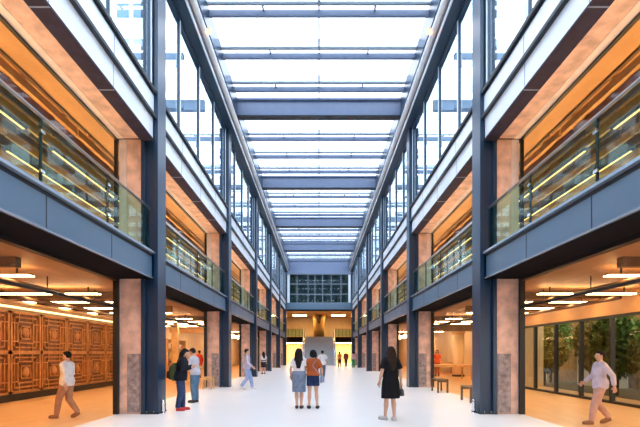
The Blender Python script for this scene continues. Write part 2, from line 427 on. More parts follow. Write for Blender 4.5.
walkL = {-1: ((-.085, .15, .485), (-.085, .22, .085), (-.05, 1, 0)), 1: ((.085, .01, .465), (.085, -.22, .15), (.05, 1, -.45))}
walkA = {-1: ((-.25, -.14, 1.10), (-.275, -.16, .87), (1, 0, 0)), 1: ((.25, .03, 1.09), (.275, .21, .93), (-1, 0, 0))}
def people():
    D2R = math.radians
    # woman in black on the open floor
    x, y = ground(390.5, 420.5)
    w1, a1, s1 = make_person('woman in short-sleeved black dress with long dark hair, seen from behind, holding a dark handbag', (x, y), D2R(14), dict(
        height=1.66, head_yaw=D2R(12), top=('dress', cloth('black dress', (0.006, 0.006, 0.009)), .50), hair=('long', HAIRN, 1.12),
        shoes=mat('pale grey sneaker', (.5, .49, .5), .6), arms={1: ((.235, -.03, 1.07), (.262, .02, .83), (-1, 0, 0)), -1: ((-.225, -.05, 1.08), (-.235, .06, .86), (1, 0, 0))},
        legs={-1: ((-.075, .06, .47), (-.085, .10, .085), (-.6, 1, 0)), 1: ((.07, .01, .47), (.065, -.06, .085), (.15, 1, 0))}))
    hb = to_world(w1, (.275, .035, .73))
    t = thing('handbag', 'dark grey handbag hanging from the hand of the woman in black', 'bag', (hb.x, hb.y, hb.z - .19))
    m = MB(); m.hloft([(hb.x, hb.y, hb.z - .19, .055, .13), (hb.x, hb.y, hb.z - .17, .065, .145), (hb.x, hb.y, hb.z - .06, .055, .125), (hb.x, hb.y, hb.z - .03, .03, .11)], 18)
    m.build('pouch', mat('grey bag leather', (.04, .045, .055), .5), t)
    MB().tube([(hb.x, hb.y - .08, hb.z - .04), (hb.x, hb.y - .06, hb.z + .02), (hb.x, hb.y, hb.z + .045), (hb.x, hb.y + .06, hb.z + .02), (hb.x, hb.y + .08, hb.z - .04)], .007, 8).build('strap', BLACK, t)
    # couple, seen from behind
    x, y = ground(299, 408.5)
    w2, _, _ = make_person('woman with long black hair in white top and grey-blue skirt, beside the orange T-shirt', (x, y), D2R(-4), dict(
        height=1.64, head_yaw=D2R(-20), top=('tee', cloth('white cotton', (.80, .78, .80)), .97), bottom=('skirt', cloth('grey blue denim', (.17, .22, .32), .25), .46, .19),
        hair=('long', HAIRB, 1.10), shoes=mat('black flat', (.02, .02, .03), .5), arms={-1: ((-.225, -.03, 1.09), (-.235, .09, .89), (1, 0, 0)), 1: ((.185, .03, 1.10), (.10, .22, 1.04), (0, 0, 1))},
        legs={-1: ((-.07, .02, .47), (-.06, 0, .085), (-.15, 1, 0)), 1: ((.07, .02, .47), (.06, 0, .085), (.15, 1, 0))}))
    x, y = ground(313, 408.5)
    w3, _, _ = make_person('person with short black hair in rust-orange T-shirt and navy shorts, standing beside the skirted woman', (x, y), D2R(3), dict(
        height=1.60, head_yaw=D2R(22), top=('tee', cloth('rust cotton', (.40, .095, .025)), .93), bottom=('shorts', cloth('navy shorts', (.02, .035, .10)), .58),
        hair=('bob', HAIRB), shoes=mat('black trainers', (.015, .015, .02), .5), arms={-1: ((-.19, .04, 1.09), (-.12, .22, .98), (0, 0, 1)), 1: ((.245, -.04, 1.08), (.25, .05, .84), (-1, 0, 0))},
        legs={-1: ((-.095, .015, .47), (-.11, -.01, .085), (-.2, 1, 0)), 1: ((.095, .015, .47), (.12, -.01, .085), (.25, 1, 0))}))
    hb = to_world(w3, (.235, -.03, .86))
    t = thing('shoulder_bag', 'small pale blue shoulder bag at the hip of the rust-orange T-shirt', 'bag', (hb.x + .02, hb.y, hb.z - .12))
    q = t.location
    MB().hloft([(q.x, q.y, q.z, .05, .10), (q.x, q.y, q.z + .02, .06, .115), (q.x, q.y, q.z + .15, .055, .11), (q.x, q.y, q.z + .18, .03, .09)], 16).build('pouch', cloth('pale blue canvas', (.28, .36, .55)), t)
    sh = to_world(w3, (.08, -.125, 1.38)); s2 = to_world(w3, (-.02, -.145, 1.2))
    MB().tube([(q.x, q.y - .09, q.z + .15), s2, sh], .009, 8).build('strap', cloth('pale blue canvas', (.28, .36, .55)), t)
    # pair by the first column on the left
    x, y = ground(180.5, 410.5)
    w4, _, _ = make_person('person with long black hair in dark jacket, jeans and red sneakers, wearing a green backpack', (x, y), D2R(-78), dict(
        height=1.63, lean=.14, head_pitch=D2R(22), top=('jacket', cloth('dark navy jacket', (.012, .013, .022)), .78), bottom=('trousers', cloth('dark jeans', (.035, .055, .13), .3), 1.05),
        hair=('long', HAIRB, 1.16), shoes=mat('red sneaker', (.62, .03, .02), .5), arms={-1: ((-.22, .05, 1.10), (-.12, .30, 1.17), (0, 0, 1)), 1: ((.22, .04, 1.10), (.10, .29, 1.15), (0, 0, 1))},
        legs={-1: ((-.08, .04, .47), (-.08, .05, .085), (-.1, 1, 0)), 1: ((.08, .01, .47), (.08, -.06, .085), (.1, 1, 0))}))
    bp = to_world(w4, (0, -.20, 1.0))
    t = thing('backpack', 'green and brown backpack on the back of the person in red sneakers', 'bag', (bp.x, bp.y, .82))
    R = Matrix.Rotation(w4.rotation_euler.z, 3, 'Z')
    def lw(px, py, pz): return to_world(w4, (px, py, pz))
    m = MB(); m.rings([[lw(.14 * s_ * math.cos(a), -.21 + yy + .10 * s_ * math.sin(a), zz) for a in [2 * math.pi * k / 16 for k in range(16)]] for zz, s_, yy in ((.83, .7, 0), (.86, 1.05, 0), (1.0, 1.15, 0), (1.15, 1.0, .03), (1.24, .75, .06), (1.27, .4, .07))])
    m.build('main_bag', cloth('olive green canvas', (.055, .065, .025)), t)
    m = MB(); m.rings([[lw(.09 * s_ * math.cos(a), -.315 + .04 * s_ * math.sin(a), zz) for a in [2 * math.pi * k / 14 for k in range(14)]] for zz, s_ in ((.86, .7), (.89, 1.05), (1.0, 1.05), (1.05, .6))])
    m.build('pocket', cloth('brown canvas', (.10, .035, .025)), t)
    for s in (-1, 1): MB().tube([lw(s * .09, -.12, 1.22), lw(s * .12, .02, 1.395), lw(s * .13, .16, 1.25), lw(s * .15, .05, 1.02), lw(s * .12, -.13, .92)], .014, 8).build('shoulder_strap', cloth('olive green canvas', (.055, .065, .025)), t)
    x, y = ground(195, 402.5)
    w5, _, _ = make_person('person in pale grey top, light jeans and black shoes, facing the backpack wearer', (x, y), D2R(75), dict(
        height=1.66, female=False, lean=.10, head_pitch=D2R(18), top=('longshirt', cloth('pale grey jersey', (.52, .50, .56)), .84), bottom=('trousers', cloth('light jeans', (.10, .19, .30), .25), 1.0),
        hair=('short', HAIRB), shoes=mat('black leather', (.01, .015, .02), .5), arms={-1: ((-.24, .05, 1.10), (-.10, .30, 1.22), (0, 0, 1)), 1: ((.24, .04, 1.10), (.08, .29, 1.20), (0, 0, 1))}))
    hb = to_world(w5, (-.005, .40, 1.235))
    t = thing('phone', 'pale phone held up by the person in the grey top', 'phone', hb)
    m = MB(); m.add([to_world(w5, (a, .395 + c, 1.20 + e)) for a in (-.04, .035) for c, e in ((0, 0), (.01, -.004), (.04, .13), (.05, .126))], [(0, 1, 3, 2), (4, 6, 7, 5), (0, 4, 5, 1), (2, 3, 7, 6), (0, 2, 6, 4), (1, 5, 7, 3)])
    m.build('casing', WHITEP, t)
    # walkers and people farther off
    def far(px, py, label, yaw, P, vox=.009): x, y = ground(px, py); return make_person(label, (x, y), D2R(yaw), P, voxel=vox)
    W = cloth('white linen', (.78, .78, .80)); SH = mat('white shoes', (.7, .7, .7), .6)
    far(322.5, 379.5, 'person in loose white shirt and grey trousers walking away beyond the couple', -8, dict(height=1.66, female=False, top=('tee', W, .82), bottom=('trousers', cloth('slate trousers', (.10, .12, .17))), shoes=SH, legs=walkL, arms=walkA))
    far(247, 389.5, 'walker in lilac-grey shirt and pale blue jeans crossing before the second left column', -80, dict(height=1.68, female=False, top=('longshirt', cloth('lilac grey shirt', (.48, .46, .60)), .84), bottom=('trousers', cloth('washed blue jeans', (.30, .40, .66))), shoes=SH, legs=walkL, arms=walkA))
    far(263.5, 374, 'distant person in white top with dark skirt beside the third left column', 30, dict(height=1.6, top=('tee', W, .9), bottom=('skirt', cloth('dark skirt', (.03, .025, .03)), .5, .2), hair=('long', HAIRB, 1.15)))
    far(339.5, 367.5, 'distant person in orange top and dark trousers, to the right of the stairs', 0, dict(height=1.65, top=('tee', cloth('orange tee', (.62, .20, .05)), .85), bottom=('trousers', cloth('black trousers', (.02, .02, .025))), hair=('bob', HAIRN)))
    far(346, 366.5, 'distant person in dark red jacket by the end wall, right of the stairs', 160, dict(height=1.68, female=False, top=('jacket', cloth('dark red jacket', (.20, .03, .025)), .8), bottom=('trousers', cloth('black trousers', (.02, .02, .025)))))
    far(353.5, 367.5, 'distant person in pale pink shirt and green trousers before the right columns', 20, dict(height=1.68, top=('longshirt', cloth('pale pink shirt', (.75, .45, .50)), .85), bottom=('trousers', cloth('green trousers', (.05, .30, .14))), hair=('bob', HAIRB)))
    # blurred walkers in front of the shops, built at rest
    far(67, 418, 'walker in loose white shirt in front of the carved wooden wall', 85, dict(height=1.55, female=False, top=('longshirt', W, .80), bottom=('trousers', cloth('tan trousers', (.42, .22, .13))), shoes=mat('tan shoes', (.3, .15, .08), .6), legs=walkL, arms=walkA), .0065)
    far(600, 424, 'walker in pale lavender shirt and trousers inside the right glass-walled shop', 82, dict(height=1.56, female=False, top=('longshirt', cloth('pale lavender shirt', (.62, .58, .72)), .80), bottom=('trousers', cloth('rosy beige trousers', (.55, .36, .32))), shoes=mat('tan shoes', (.3, .15, .08), .6), legs=walkL, arms=walkA), .0065)
    make_person('shopper in red-orange top inside the right shop, beside the round timber column', (7.75, 28.0), D2R(150), dict(height=1.7, top=('tee', cloth('red orange top', (.70, .12, .04)), .85), bottom=('trousers', cloth('rust trousers', (.35, .10, .05))), hair=('bob', HAIRN)), voxel=.009)
    make_person('shopper in black top inside the right shop, behind the display table', (7.0, 28.4), D2R(170), dict(height=1.72, female=False, top=('longshirt', cloth('black top', (.015, .015, .02)), .85), bottom=('trousers', cloth('black trousers', (.02, .02, .025)))), voxel=.009)
    make_person('shopper in red jacket in the left shop, behind the pair by the column', (-7.3, 26.0), D2R(60), dict(height=1.66, female=False, top=('jacket', cloth('bright red jacket', (.55, .04, .02)), .8), bottom=('trousers', cloth('tan chinos', (.45, .28, .13)))), voxel=.009)
people()

# ------------------------------------------------------------------ setting
YC = [10.6 + 8.35 * k for k in range(-1, 6)]     # near faces of the columns; YC[0] lies beside the camera, out of frame
COLD = 0.55
Y0, YEND = -8.0, YC[6] + COLD
XF, XW = 4.15, 5.05
XB = 9.9
struct(B(-XW, XW, Y0, 64, -0.2, 0).build('floor', FLOORW))
for s in (-1, 1):
    nm = SIDE[s]
    xb = 9.9
    struct(B(s * XW, s * 10.2, Y0, 64, -0.2, 0.0).build('floor_' + nm, WOODF))
    # ceilings: ground floor and gallery
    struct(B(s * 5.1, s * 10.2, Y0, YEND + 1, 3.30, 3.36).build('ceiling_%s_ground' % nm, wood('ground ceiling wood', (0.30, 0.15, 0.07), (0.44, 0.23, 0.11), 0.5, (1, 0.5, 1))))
    struct(B(s * 4.4, s * 10.2, Y0, YEND + 1, 3.37, 4.0).build('slab_' + nm, SOFFIT))
    struct(B(s * XF, s * 4.4, Y0, YEND, 3.36, 3.40).build('soffit_' + nm, SOFFIT))
    struct(B(s * 5.1, s * 5.6, Y0, YEND + 1, 6.86, 6.95).build('ceiling_%s_gallery_edge' % nm, WOODC))
    struct(B(s * 5.6, s * 10.2, Y0, YEND + 1, 7.25, 7.35).build('ceiling_%s_gallery' % nm, WOODC))
    struct(B(s * 5.56, s * 5.6, Y0, YEND + 1, 6.86, 7.3).build('trim_%s_gallery_upstand' % nm, WOODC))
    struct(B(s * 4.1, s * 10.4, Y0, YEND + 1, 7.9, 8.0).build('roof_' + nm, PAVE))
    # walls
    if s < 0:
        struct(B(s * 9.9, s * 10.2, Y0, YEND + 1, 0, 8.0).build('wall_left', WOODW))
    else:
        struct(B(s * 9.9, s * 10.2, 19.4, YEND + 1, 0, 8.0).build('wall_right', WOODW))
        struct(B(s * 9.9, s * 10.2, Y0, 19.4, 3.3, 8.0).build('wall_right_upper', WOODW))
        struct(B(s * 8.8, s * 9.9, 19.2, 19.4, 0, 3.3).build('wall_right_return', WOODW))
        struct(B(s * 8.75, s * 9.0, Y0, 19.2, 2.66, 3.3).build('wall_right_header', WOODC))
    struct(B(s * 5.1, s * 10.2, YEND + .9, YEND + 1.1, 0, 8.0).build('wall_%s_end' % nm, WOODW))

struct(B(-10.2, 10.2, Y0 - .2, Y0, 0, 13.0).build('wall_back', PANEL))
trim_n = [0]; win_n = [0]; door_n = [0]
def trim(mb, m, label=None):
    trim_n[0] += 1
    return struct(mb.build('trim_%d' % trim_n[0], m), label)

# columns
for s in (-1, 1):
    for k in range(1, 7):
        y = YC[k]
        t = thing('steel_column', 'tall dark blue steel column, %s from the camera in the %s row' % (ORD[k - 1], SIDE[s]), 'column', (s * 4.2, y + COLD / 2, 0), '%s row of steel columns' % SIDE[s])
        B(s * 4.0, s * 4.09, y, y + COLD, .03, 11.5).build('inner_flange', STEEL, t)
        B(s * 4.33, s * 4.42, y, y + COLD, .03, 11.5).build('outer_flange', STEEL, t)
        B(s * 4.09, s * 4.33, y + .10, y + COLD - .10, .03, 11.5).build('web', STEEL, t)
        m = MB(); m.box(s * 3.985, s * 4.43, y - .015, y + COLD + .015, 0, .03)
        bp = m.build('base_plate', STEELD, t)
        for a in (4.12, 4.30):
            for c in (y + .04, y + COLD - .04): MB().tube([(s * a, c, .03), (s * a, c, .06)], .018, 6).build('bolt', CHROME, bp)

# bays
for s in (-1, 1):
    nm = SIDE[s]
    for b in range(6):
        y0 = YC[b] + COLD if b else Y0
        y1 = YC[b + 1]
        # ---- lower fascia with lips and seams
        m = MB(); m.box(s * XF, s * 4.4, y0, y1, 3.40, 3.98)
        m.box(s * (XF - .004), s * XF, y0, y1, 3.37, 3.385)
        f = trim(m, PANEL)
        m = MB(); m.box(s * 4.07, s * 4.4, y0, y1, 3.98, 4.03); m.build('lip', LIP, f)
        m = MB(); m.box(s * 4.11, s * 4.3, y0, y1, 3.365, 3.40); m.build('lip', LIP, f)
        m = MB()
        yy = YC[b + 1] - 2.05
        while yy > y0 + .2: m.box(s * (XF - .003), s * (XF + .01), yy - .012, yy + .012, 3.40, 3.98); yy -= 2.05
        m.build('seam', STEELD, f)
        B(s * (XF - .002), s * (XF + .01), y0, y1, 3.91, 3.98).build('shadow_gap', STEELD, f)  # dark strip painting in the shade below the top lip
        # ---- upper spandrel: two pale bands, dark lips, plum soffit
        f = trim(B(s * 4.10, s * 4.4, y0, y1, 7.40, 7.95), PANELL)
        B(s * 4.12, s * 4.4, y0, y1, 6.83, 7.33).build('lower_band', PANELL, f)
        B(s * 4.03, s * 4.4, y0, y1, 7.95, 8.03).build('top_lip', STEELD, f)
        B(s * 4.03, s * 4.4, y0, y1, 7.33, 7.40).build('middle_lip', STEELD, f)
        m = MB(); m.box(s * 4.10, s * 4.42, y0, y1, 6.79, 6.83)
        m.build('soffit', SOFFITP, f)
        m = MB(); yy = YC[b + 1] - 2.05
        while yy > y0 + .2:
            m.box(s * 4.10, s * 4.42, yy - .015, yy + .015, 6.785, 6.79)
            m.box(s * 4.095, s * 4.10, yy - .008, yy + .008, 7.40, 7.95); m.box(s * 4.115, s * 4.12, yy - .008, yy + .008, 6.83, 7.33); yy -= 2.05
        m.build('seam', BEAMC, f)
        st = trim(B(s * 4.42, s * 4.84, y0, y1, 6.85, 6.93), STONE)
        B(s * 4.84, s * 5.0, y0, y1, 6.84, 6.93).build('pale_edge', STONEP, st)
        # ---- stone piers at the far end of the bay, and return at the near end (behind the column)
        p = trim(B(s * 4.42, s * 4.98, y1 + .06, y1 + .50, 0, 3.37), STONE)
        B(s * 4.46, s * 4.78, y1 + .035, y1 + .06, .04, 1.5).build('carved_dado', STONEG, p)  # grey slab for passers-by blur; a tooled relief shows on the first pier
        p = trim(B(s * 4.42, s * 4.80, y1 + .06, y1 + .50, 4.0, 6.85), STONE)
        B(s * 4.80, s * 4.98, y1 + .04, y1 + .50, 4.0, 6.84).build('jamb', STONEP, p)
        # ---- ground-floor shopfront frame with glazed transom
        door_n[0] += 1
        ys = YC[b] + .5 if b else Y0
        ye = y1 + .06
        m = MB(); m.box(s * 4.98, s * 5.10, ye - .10, ye, 0, 3.37); m.box(s * 4.98, s * 5.10, ys, ye, 3.31, 3.37)
        m.box(s * 5.0, s * 5.08, ys, ye, 2.63, 2.68)
        if b: m.box(s * 4.98, s * 5.10, ys, ys + .1, 0, 3.37)
        d = struct(m.build('door_%d' % door_n[0], BLACK))
        B(s * 5.035, s * 5.045, ys, ye, 2.68, 3.31).build('transom_pane', G_SHOP, d)
        # ---- gallery shop window
        win_n[0] += 1
        m = MB(); m.box(s * 5.0, s * 5.07, ye - .10, ye - .02, 4.0, 6.86); m.box(s * 5.0, s * 5.07, ys, ye, 6.80, 6.86); m.box(s * 5.0, s * 5.07, ys, ye, 4.0, 4.06)
        w = struct(m.build('window_%d' % win_n[0], BLACK))
        B(s * 5.032, s * 5.040, ys, ye - .1, 4.06, 6.80).build('pane', G_SHOP, w)
        # ---- clerestory glazing
        win_n[0] += 1
        m = MB(); m.box(s * 4.14, s * 4.24, y0, y1, 8.03, 8.10); m.box(s * 4.14, s * 4.24, y0, y1, 11.42, 11.5)
        w = struct(m.build('window_%d' % win_n[0], STEEL))
        B(s * 4.185, s * 4.195, y0, y1, 8.10, 11.42).build('pane', G_CLER, w)
        yy = y1 - .03; step = 2.05; i = 0
        while yy > y0:
            B(s * 4.14, s * 4.24, yy - .03, yy + .03, 8.10, 11.42).build('mullion', STEEL, w)
            B(s * 4.12, s * 4.14, yy - .07, yy - .03, 8.10, 11.42).build('mullion_cap', GUTTER, w)
            yy -= step
        # ---- unseen strip light added to brighten the stone soffit
        t = thing('floor_uplight', 'warm strip uplight in the %s gallery floor behind the balustrade, %s bay from the camera' % (nm, ORD[b]), 'lamp', (s * 4.75, (y0 + y1) / 2, 4.0), '%s gallery uplights' % nm)
        B(s * 4.68, s * 4.86, y0 + .6, y1 - .3, 4.0, 4.02).build('housing', BLACK, t)
        B(s * 4.70, s * 4.84, y0 + .62, y1 - .32, 4.02, 4.03).build('diffuser', ADDLAMPN, t)
        t = thing('gallery_uplight', 'warm strip uplight on the %s gallery floor inside the glass, %s bay from the camera' % (nm, ORD[b]), 'lamp', (s * 7.4, (y0 + y1) / 2, 4.0), '%s gallery uplights' % nm)  # second unseen strip, added to light the joists from below
        B(s * 7.2, s * 7.6, y0 + .6, y1 - .3, 4.0, 4.05).build('housing', BLACK, t)
        B(s * 7.23, s * 7.57, y0 + .62, y1 - .32, 4.05, 4.06).build('diffuser', ADDLAMPG, t)
        # ---- balustrade
        t = thing('glass_balustrade', 'green-tinted glass balustrade along the %s gallery, %s bay from the camera' % (nm, ORD[b]), 'balustrade', (s * 4.2, (y0 + y1) / 2, 4.03), '%s gallery balustrades' % nm)
        yy = y1 - .02; cuts = []
        while yy > y0 + .3: cuts.append(yy); yy -= 2.05
        cuts.append(y0 + .02)
        for q, w2 in zip(cuts, cuts[1:]):
            B(s * 4.195, s * 4.207, w2 + .015, q - .015, 4.05, 5.06).build('glass_panel', G_BAL, t)
        for q in cuts[1:-1] if len(cuts) > 2 else []:
            
            po = B(s * 4.21, s * 4.24, q - .02, q + .02, 4.03, 5.08).build('post', STEELD, t)
            for z in (4.25, 4.85): B(s * 4.185, s * 4.21, q - .05, q + .05, z, z + .05).build('clamp', CHROME, po)
        m = MB(); m.tube([(s * 4.2, y0 + .01, 5.10), (s * 4.2, y1 - .01, 5.10)], .028, 10); m.build('handrail', mat('brushed steel', (.55, .56, .58), .28, .9), t)
        B(s * 4.18, s * 4.225, y0 + .01, y1 - .01, 4.03, 4.07).build('bottom_channel', LIP, t)

# ------------------------------------------------------------------ roof
for s in (-1, 1):
    nm = SIDE[s]
    t = thing('eave_beam', 'dark steel eave beam with pale gutter running along the top of the %s wall' % nm, 'beam', (s * 4.0, 25, 11.5))
    m = MB(); m.box(s * 3.80, s * 4.32, Y0, YEND, 11.50, 11.56); m.box(s * 4.2, s * 4.32, Y0, YEND, 11.56, 12.3)
    m.build('soffit_plate', STEEL, t)
    B(s * 3.765, s * 3.80, Y0, YEND, 11.50, 11.60).build('edge_lip', GUTTER, t)
    B(s * 3.76, s * 3.84, Y0, YEND, 11.60, 11.74).build('shadow_web', STEELD, t)  # dark steel strip between the lip and the gutter
    m = MB(); m.tube([(s * 3.74, Y0, 11.90), (s * 3.74, YEND, 11.90)], [.13, .13], 14); m.build('gutter', GUTTER, t)
    B(s * 3.62, s * 3.80, Y0, YEND, 12.08, 12.28).build('rafter_rail', STEEL, t)
    B(s * 3.66, s * 3.74, Y0, YEND, 12.28, 13.0).build('upstand', STEEL, t)
struct(B(-3.72, 3.72, Y0, YEND, 13.0, 13.02).build('ceiling_glass_roof', G_ROOF))
for k in range(0, 7):
    y = YC[k] + (.1 if k else 0)
    if k == 0: y = 2.4
    t = thing('roof_beam', 'deep blue-grey steel beam across the glass roof, %s from the camera' % ORD[k] if k else 'deep blue-grey steel roof beam overhead, out past the top of the picture', 'beam', (0, y + .15, 12.1), 'main roof beams')
    if k == 0: COL.objects.unlink(t); bpy.data.objects.remove(t); continue
    t['label'] = 'deep blue-grey steel beam across the glass roof, %s from the camera' % ORD[k - 1]
    zb = 12.08 if k < 6 else 11.6
    B(-3.9, 3.9, y + .13, y + .17, zb + .06, 12.84).build('web', BEAMC, t)
    B(-3.9, 3.9, y, y + .30, zb, zb + .06).build('bottom_flange', STEELD, t)
    B(-3.9, 3.9, y, y + .30, 12.84, 12.92).build('top_flange', BEAMC, t)
def purlin(y, lab):
    t = thing('roof_purlin', lab, 'beam', (0, y, 12.74), 'slim roof purlins')
    bar = B(-3.66, 3.66, y - .05, y + .05, 12.74, 12.94).build('bar', BEAMC, t)
    B(-3.66, 3.66, y - .32, y - .24, 12.91, 12.99).build('glazing_bar', mat('glazing bar', (.32, .37, .42), .4), t)
    B(-3.66, 3.66, y - .75, y - .33, 12.955, 12.965).build('fritted_strip', G_FRIT, t)
    for x in (-1.85, 1.85): B(x - .03, x + .03, y - .24, y - .05, 12.90, 12.95).build('bracket', BEAMC, bar)
for b in range(1, 6):
    for q in range(4):
        if b == 1 and q == 3: continue
        purlin(YC[b + 1] - .6 - 2.05 * q, 'slim steel purlin under the glass roof, %s before the %s main roof beam' % (ORD[q], ORD[b]))
t = thing('ridge_bar', 'thin glazing bar running down the middle of the glass roof', 'bar', (0, 25, 12.95))
B(-.03, .03, 8, YEND, 12.95, 13.0).build('bar', mat('glazing bar', (.32, .37, .42), .4), t)
for s in (-1, 1):
    for b in (1, 2, 3):
        for q in range(3):  # added beams standing for blue reflection bands in the upper glass
            y = YC[b + 1] + .3 - 2.6 * q
            t = thing('outrigger_beam', 'pale blue steel outrigger outside the upper %s glazing, %s before the %s main roof beam' % (SIDE[s], ORD[q], ORD[b]), 'beam', (s * 7, y, 8.0), '%s outriggers' % SIDE[s])
            B(s * 4.45, s * 10.0, y - .08, y + .08, 10.95, 11.35).build('beam_arm', mat('outrigger paint', (.20, .28, .38), .4), t)
            B(s * 4.45, s * 10.0, y - .05, y + .05, 9.55, 9.75).build('lower_arm', mat('outrigger paint', (.20, .28, .38), .4), t)
            B(s * 9.85, s * 10.0, y - .08, y + .08, 8.0, 11.35).build('post', mat('outrigger paint', (.20, .28, .38), .4), t)
for s, px, py in ((-1, 207.5, 31), (1, 430.5, 31)):
    y = F * (11.95 - H) / (VY - py); x = s * 3.56
    t = thing('spotlight', 'small glowing red-orange spotlight under the %s roof gutter' % SIDE[s], 'lamp', (x, y, 11.85), 'roof spotlights')
    MB().tube([(x, y, 11.97), (x, y - .08, 11.88)], [.07, .085], 14).build('lamp_housing', BLACK, t)
    MB().ell((x, y - .09, 11.87), (.11, .05, .11)).build('lens', SPOT, t)
    MB().tube([(x, y, 11.97), (x + s * .08, y, 11.97)], .02, 8).build('bracket', BLACK, t)

# ------------------------------------------------------------------ shop interiors
for s in (-1, 1):
    nm = SIDE[s]
    for b in range(6):
        ya = YC[b] if b else 2.3
        n = 4 if b < 3 else 2
        for i in range(n):
            y = ya + .9 + i * (8.35 - .9) / n
            t = thing('strip_lamp', '%s warm strip lamp across the ceiling of the %s ground-floor shop on the %s' % (ORD[i], ORD[b], nm), 'lamp', (s * 7.3, y, 3.2), 'ground-floor strip lamps on the %s' % nm)
            x1 = 8.5 if (s > 0 and b < 2) else 9.3
            hs = B(s * 5.9, s * x1, y - .03, y + .03, 3.12, 3.15).build('housing', BLACK, t)
            B(s * 5.92, s * (x1 - .02), y - .10, y + .10, 3.10, 3.12).build('diffuser', LAMPY if b else LAMPW, hs)
            for xh in (6.2, x1 - .3): B(s * xh, s * (xh + .03), y - .015, y + .015, 3.15, 3.30).build('hanger', BLACK, hs)
        # ducts/beams under the ground ceiling
        if b < 3:
            for i, (yo, m_) in enumerate(((1.95, DARKW), (3.8, DARKW), (5.65, DARKW))):
                o = B(s * 5.6, s * (8.7 if (s > 0 and b < 2) else 9.7), ya + yo - .08, ya + yo + .08, 3.12, 3.30).build('ceiling_joist', m_)
                tag(o, '%s dark timber joist across the ceiling of the %s ground-floor shop on the %s' % (ORD[i], ORD[b], nm), 'joist', 'ground-floor joists on the %s' % nm)
        if b < 3:
            for i, x in enumerate((6.3, 7.9)):
                t = thing('ceiling_pipe', '%s brown pipe along the ceiling of the %s ground-floor shop on the %s' % (('inner', 'outer')[i], ORD[b], nm), 'pipe', (s * x, ya + 4.1, 2.98), 'ceiling pipes on the %s' % nm)
                MB().tube([(s * x, ya + .6, 2.98), (s * x, ya + 8.2, 2.98)], .055, 10).build('duct', mat('brown pipe', (.16, .09, .05), .4, .3), t)
                for yy in (ya + 1.4, ya + 7.6): B(s * x - .01, s * x + .01, yy - .01, yy + .01, 3.03, 3.30).build('hanger', BLACK, t)
        # gallery: joists along the bay, cross battens, lamps
        t = thing('joist_ceiling', 'open dark timber joist grid under the gallery ceiling, %s bay on the %s' % (ORD[b], nm), 'ceiling grid', (s * 7.4, ya + 4.1, 6.9), 'gallery joist grids on the %s' % nm)
        for i, x in enumerate([5.75 + .3 * q for q in range(12)]):
            lt = i % 3 == 1
            B(s * (x - .035), s * (x + .035), ya + .1, ya + 8.3, 6.86 if i in (4, 8) else 6.95, 7.12).build('joist', WOODL if lt else DARKW, t)
        for i in range(6):
            B(s * 5.8, s * 9.4, ya + .8 + i * 1.4, ya + .9 + i * 1.4, 7.12, 7.2).build('batten', WOODL, t)
        for i, x in enumerate((6.95, 8.15)):
            o = thing('track_lamp', '%s long warm lamp under the gallery ceiling, %s bay on the %s' % (('inner', 'outer')[i], ORD[b], nm), 'lamp', (s * x, ya + 4.1, 6.95), 'gallery lamps on the %s' % nm)
            B(s * (x - .06), s * (x + .06), ya + .5, ya + 7.8, 6.80, 6.86).build('housing', BLACK, o)
            B(s * (x - .025), s * (x + .025), ya + .55, ya + 7.75, 6.785, 6.80).build('diffuser', LAMPT, o)

# carved wooden screens on the left
for i in range(8):
    ya = 8.9 + i * 1.5; yb = ya + 1.46
    if yb > 21.3: break
    xw = -9.72
    t = thing('carved_screen', 'carved fretwork timber wall screen in the left shop, %s of the row from the camera' % ORD[i], 'screen', (xw, (ya + yb) / 2, 0.22), 'carved wall screens')
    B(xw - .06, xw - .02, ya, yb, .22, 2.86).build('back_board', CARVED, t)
    m = MB()
    for z0, z1 in ((.22, .30), (2.78, 2.86), (1.48, 1.60)): m.box(xw - .02, xw + .05, ya, yb, z0, z1)
    for a, c in ((ya, ya + .08), (yb - .08, yb)): m.box(xw - .02, xw + .05, a, c, .22, 2.86)
    m.build('frame', CARVE, t)
    for (z0, z1) in ((.30, 1.48), (1.60, 2.78)):
        m = MB(); cy = (ya + yb) / 2; cz = (z0 + z1) / 2; hw = (yb - ya) / 2 - .08; hz = (z1 - z0) / 2
        for q in (.86, .62, .38):
            w, hh, th = hw * q, hz * q, .045
            m.box(xw - .02, xw + .03, cy - w, cy + w, cz + hh - th, cz + hh); m.box(xw - .02, xw + .03, cy - w, cy + w, cz - hh, cz - hh + th)
            m.box(xw - .02, xw + .03, cy - w, cy - w + th, cz - hh, cz + hh); m.box(xw - .02, xw + .03, cy + w - th, cy + w, cz - hh, cz + hh)
        for sy in (-1, 1):
            for sz in (-1, 1):
                m.box(xw - .02, xw + .035, cy + sy * hw * .5 - .02, cy + sy * hw * .5 + .02, cz + sz * hz * .62, cz + sz * hz)
                m.box(xw - .02, xw + .035, cy + sy * hw * .62, cy + sy * hw, cz + sz * hz * .5 - .02, cz + sz * hz * .5 + .02)
        fw = m.build('fretwork', CARVE, t)
        MB().tube([(xw - .02, cy, cz), (xw + .03, cy, cz), (xw + .06, cy, cz)], [.17, .17, .10], 18).build('medallion', CARVE, fw)
struct(B(-9.9, -9.60, Y0, 21.3, 0, .22).build('baseboard_left', BLACK))
struct(B(-9.9, -9.0, Y0, 21.3, 3.02, 3.08).build('trim_left_cove_shelf', WOODL))
t = thing('cove_light', 'long glowing cove light above the carved timber screens', 'lamp', (-9.4, 14, 2.95))
B(-9.60, -9.54, 2, 21.2, 2.93, 2.99).build('diffuser', COVE, t)
B(-9.66, -9.50, 2, 21.2, 2.99, 3.02).build('housing', WOODL, t)
# end of the carved shop: partition with opening, yellow-lit shop behind
struct(B(-9.9, -8.2, 21.3, 21.5, 0, 3.3).build('wall_left_partition', WOODW))

